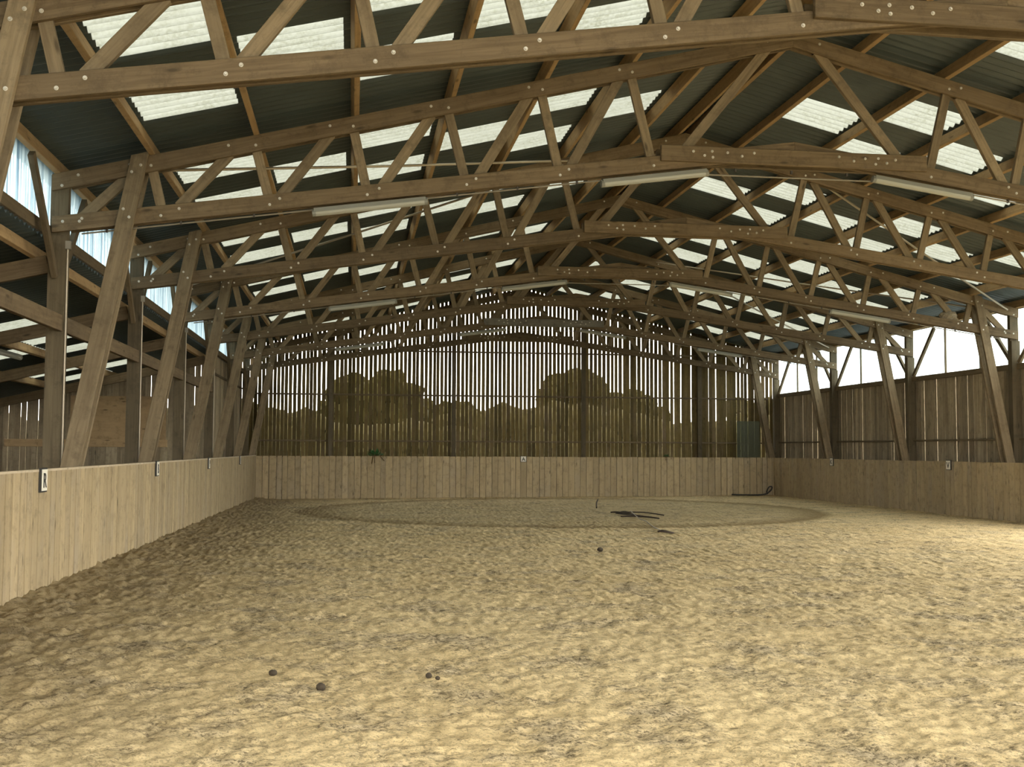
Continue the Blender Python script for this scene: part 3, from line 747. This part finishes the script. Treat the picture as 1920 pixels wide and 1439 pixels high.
# ------------------------------------------------------------------ trees beyond the gable
def blob_tree(name, x, y, w_, h_, label, trunk=True):
    o = empty(name, (x, y, -0.32), label, 'tree', 'trees beyond the slatted gable')
    bm = bmesh.new()
    for k in range(60):
        a = random.uniform(0, 2*PI); rr = math.sqrt(random.random())*w_/2
        zz = random.uniform(0.12, 0.86)*h_
        rr *= math.sqrt(max(0.05, 1-((zz/h_-0.45)/0.55)**2))
        m = Matrix.Translation((math.cos(a)*rr, math.sin(a)*rr*0.7, zz))
        bmesh.ops.create_icosphere(bm, subdivisions=2, radius=random.uniform(0.11, 0.16)*h_, matrix=m)
    for v in bm.verts: v.co += Vector((random.uniform(-1, 1), random.uniform(-1, 1), random.uniform(-1, 1)))*0.05*h_*0.6
    me = bpy.data.meshes.new('foliage'); bm.to_mesh(me); bm.free(); me.materials.append(M['tree'])
    link(bpy.data.objects.new('foliage', me), o)
    if trunk:
        b = MB(); b.tube([(0, 0, 0), (0.1, 0, h_*0.25), (0, 0, h_*0.5)], [h_*0.05, h_*0.035, h_*0.02], 8); b.build('trunk', M['bark'], o)
blob_tree('tree', -4.9, 70, 6.0, 6.9, 'round dark tree beyond the slats nearer the aisle')
blob_tree('tree', 7.6, 68, 4.6, 6.9, 'round dark tree beyond the slats behind the third gable post')
blob_tree('tree', 13.4, 76, 5.0, 6.3, 'lower dark tree beyond the slats beside the round one')
blob_tree('tree', 0.9, 80, 5.0, 5.6, 'low dark tree beyond the slats toward the middle of the gable')
blob_tree('tree', 22.0, 72, 8.0, 5.8, 'broad dark tree beyond the slats near the plastic sheet')
bm = bmesh.new()
for k in range(150):
    x = -45+k*0.62; h_ = 3.9+0.5*math.sin(x*0.35)+random.uniform(-.3, .3)
    for zz in (0.6, 1.7, 2.4, h_-0.9):
        m = Matrix.Translation((x, random.uniform(-.5, .5), zz)); bmesh.ops.create_icosphere(bm, subdivisions=2, radius=random.uniform(0.75, 1.0), matrix=m)
for v in bm.verts: v.co += Vector((random.uniform(-1, 1), random.uniform(-1, 1), random.uniform(-1, 1)))*0.10
me = bpy.data.meshes.new('hedge'); bm.to_mesh(me); bm.free(); me.materials.append(M['hedge'])
o = bpy.data.objects.new('hedge', me); o.location = (0, 60, -0.32); link(o); tag(o, 'long tan green hedge seen through the slats of the gable', 'hedge')

# ------------------------------------------------------------------ daylight
wd = bpy.data.worlds.new('overcast'); SC.world = wd; wd.use_nodes = True
nt = wd.node_tree; nt.nodes.clear()
out = nt.nodes.new('ShaderNodeOutputWorld'); bg = nt.nodes.new('ShaderNodeBackground'); bg.inputs[1].default_value = 1.0
tc = nt.nodes.new('ShaderNodeTexCoord'); sp = nt.nodes.new('ShaderNodeSeparateXYZ'); nt.links.new(tc.outputs['Generated'], sp.inputs[0])
c = ramp(nt, sp.outputs[2], [(0.0, (0.82, 0.80, 0.72)), (0.25, (0.97, 0.94, 0.85)), (1.0, (1.27, 1.23, 1.10))])
nt.links.new(c, bg.inputs[0]); nt.links.new(bg.outputs[0], out.inputs[0])
SKY = 1.0; bg.inputs[1].default_value = SKY

# ------------------------------------------------------------------ camera
cam = bpy.data.cameras.new('camera'); co = bpy.data.objects.new('camera', cam); COL.objects.link(co)
cam.sensor_fit = 'HORIZONTAL'; cam.sensor_width = 36.0; cam.lens = 2094.3/1920*36; cam.clip_end = 500
yaw, pitch, roll = 0.1418, 0.0591, 0.0047
cy, sy, cp, sp_, cr, sr = math.cos(yaw), math.sin(yaw), math.cos(pitch), math.sin(pitch), math.cos(roll), math.sin(roll)
right0 = Vector((cy, -sy, 0)); fwd = Vector((sy*cp, cy*cp, sp_)); up0 = right0.cross(fwd)
R_ = right0*cr+up0*sr; U_ = up0*cr-right0*sr
co.matrix_world = Matrix.Translation((-5.923, 0, 1.6)) @ Matrix((R_, U_, -fwd)).transposed().to_4x4()
SC.camera = co

SC.view_settings.view_transform = 'Standard'; SC.view_settings.look = 'None'; SC.view_settings.gamma = 1.0
SC.view_settings.use_curve_mapping = False
SC.view_settings.exposure = 3.45
SC.cycles.max_bounces = 8; SC.cycles.diffuse_bounces = 4; SC.cycles.use_adaptive_sampling = True; SC.cycles.adaptive_threshold = 0.03; SC.cycles.transmission_bounces = 8; SC.cycles.transparent_max_bounces = 12
SC.cycles.sample_clamp_indirect = 0
SC.cycles.use_denoising = True
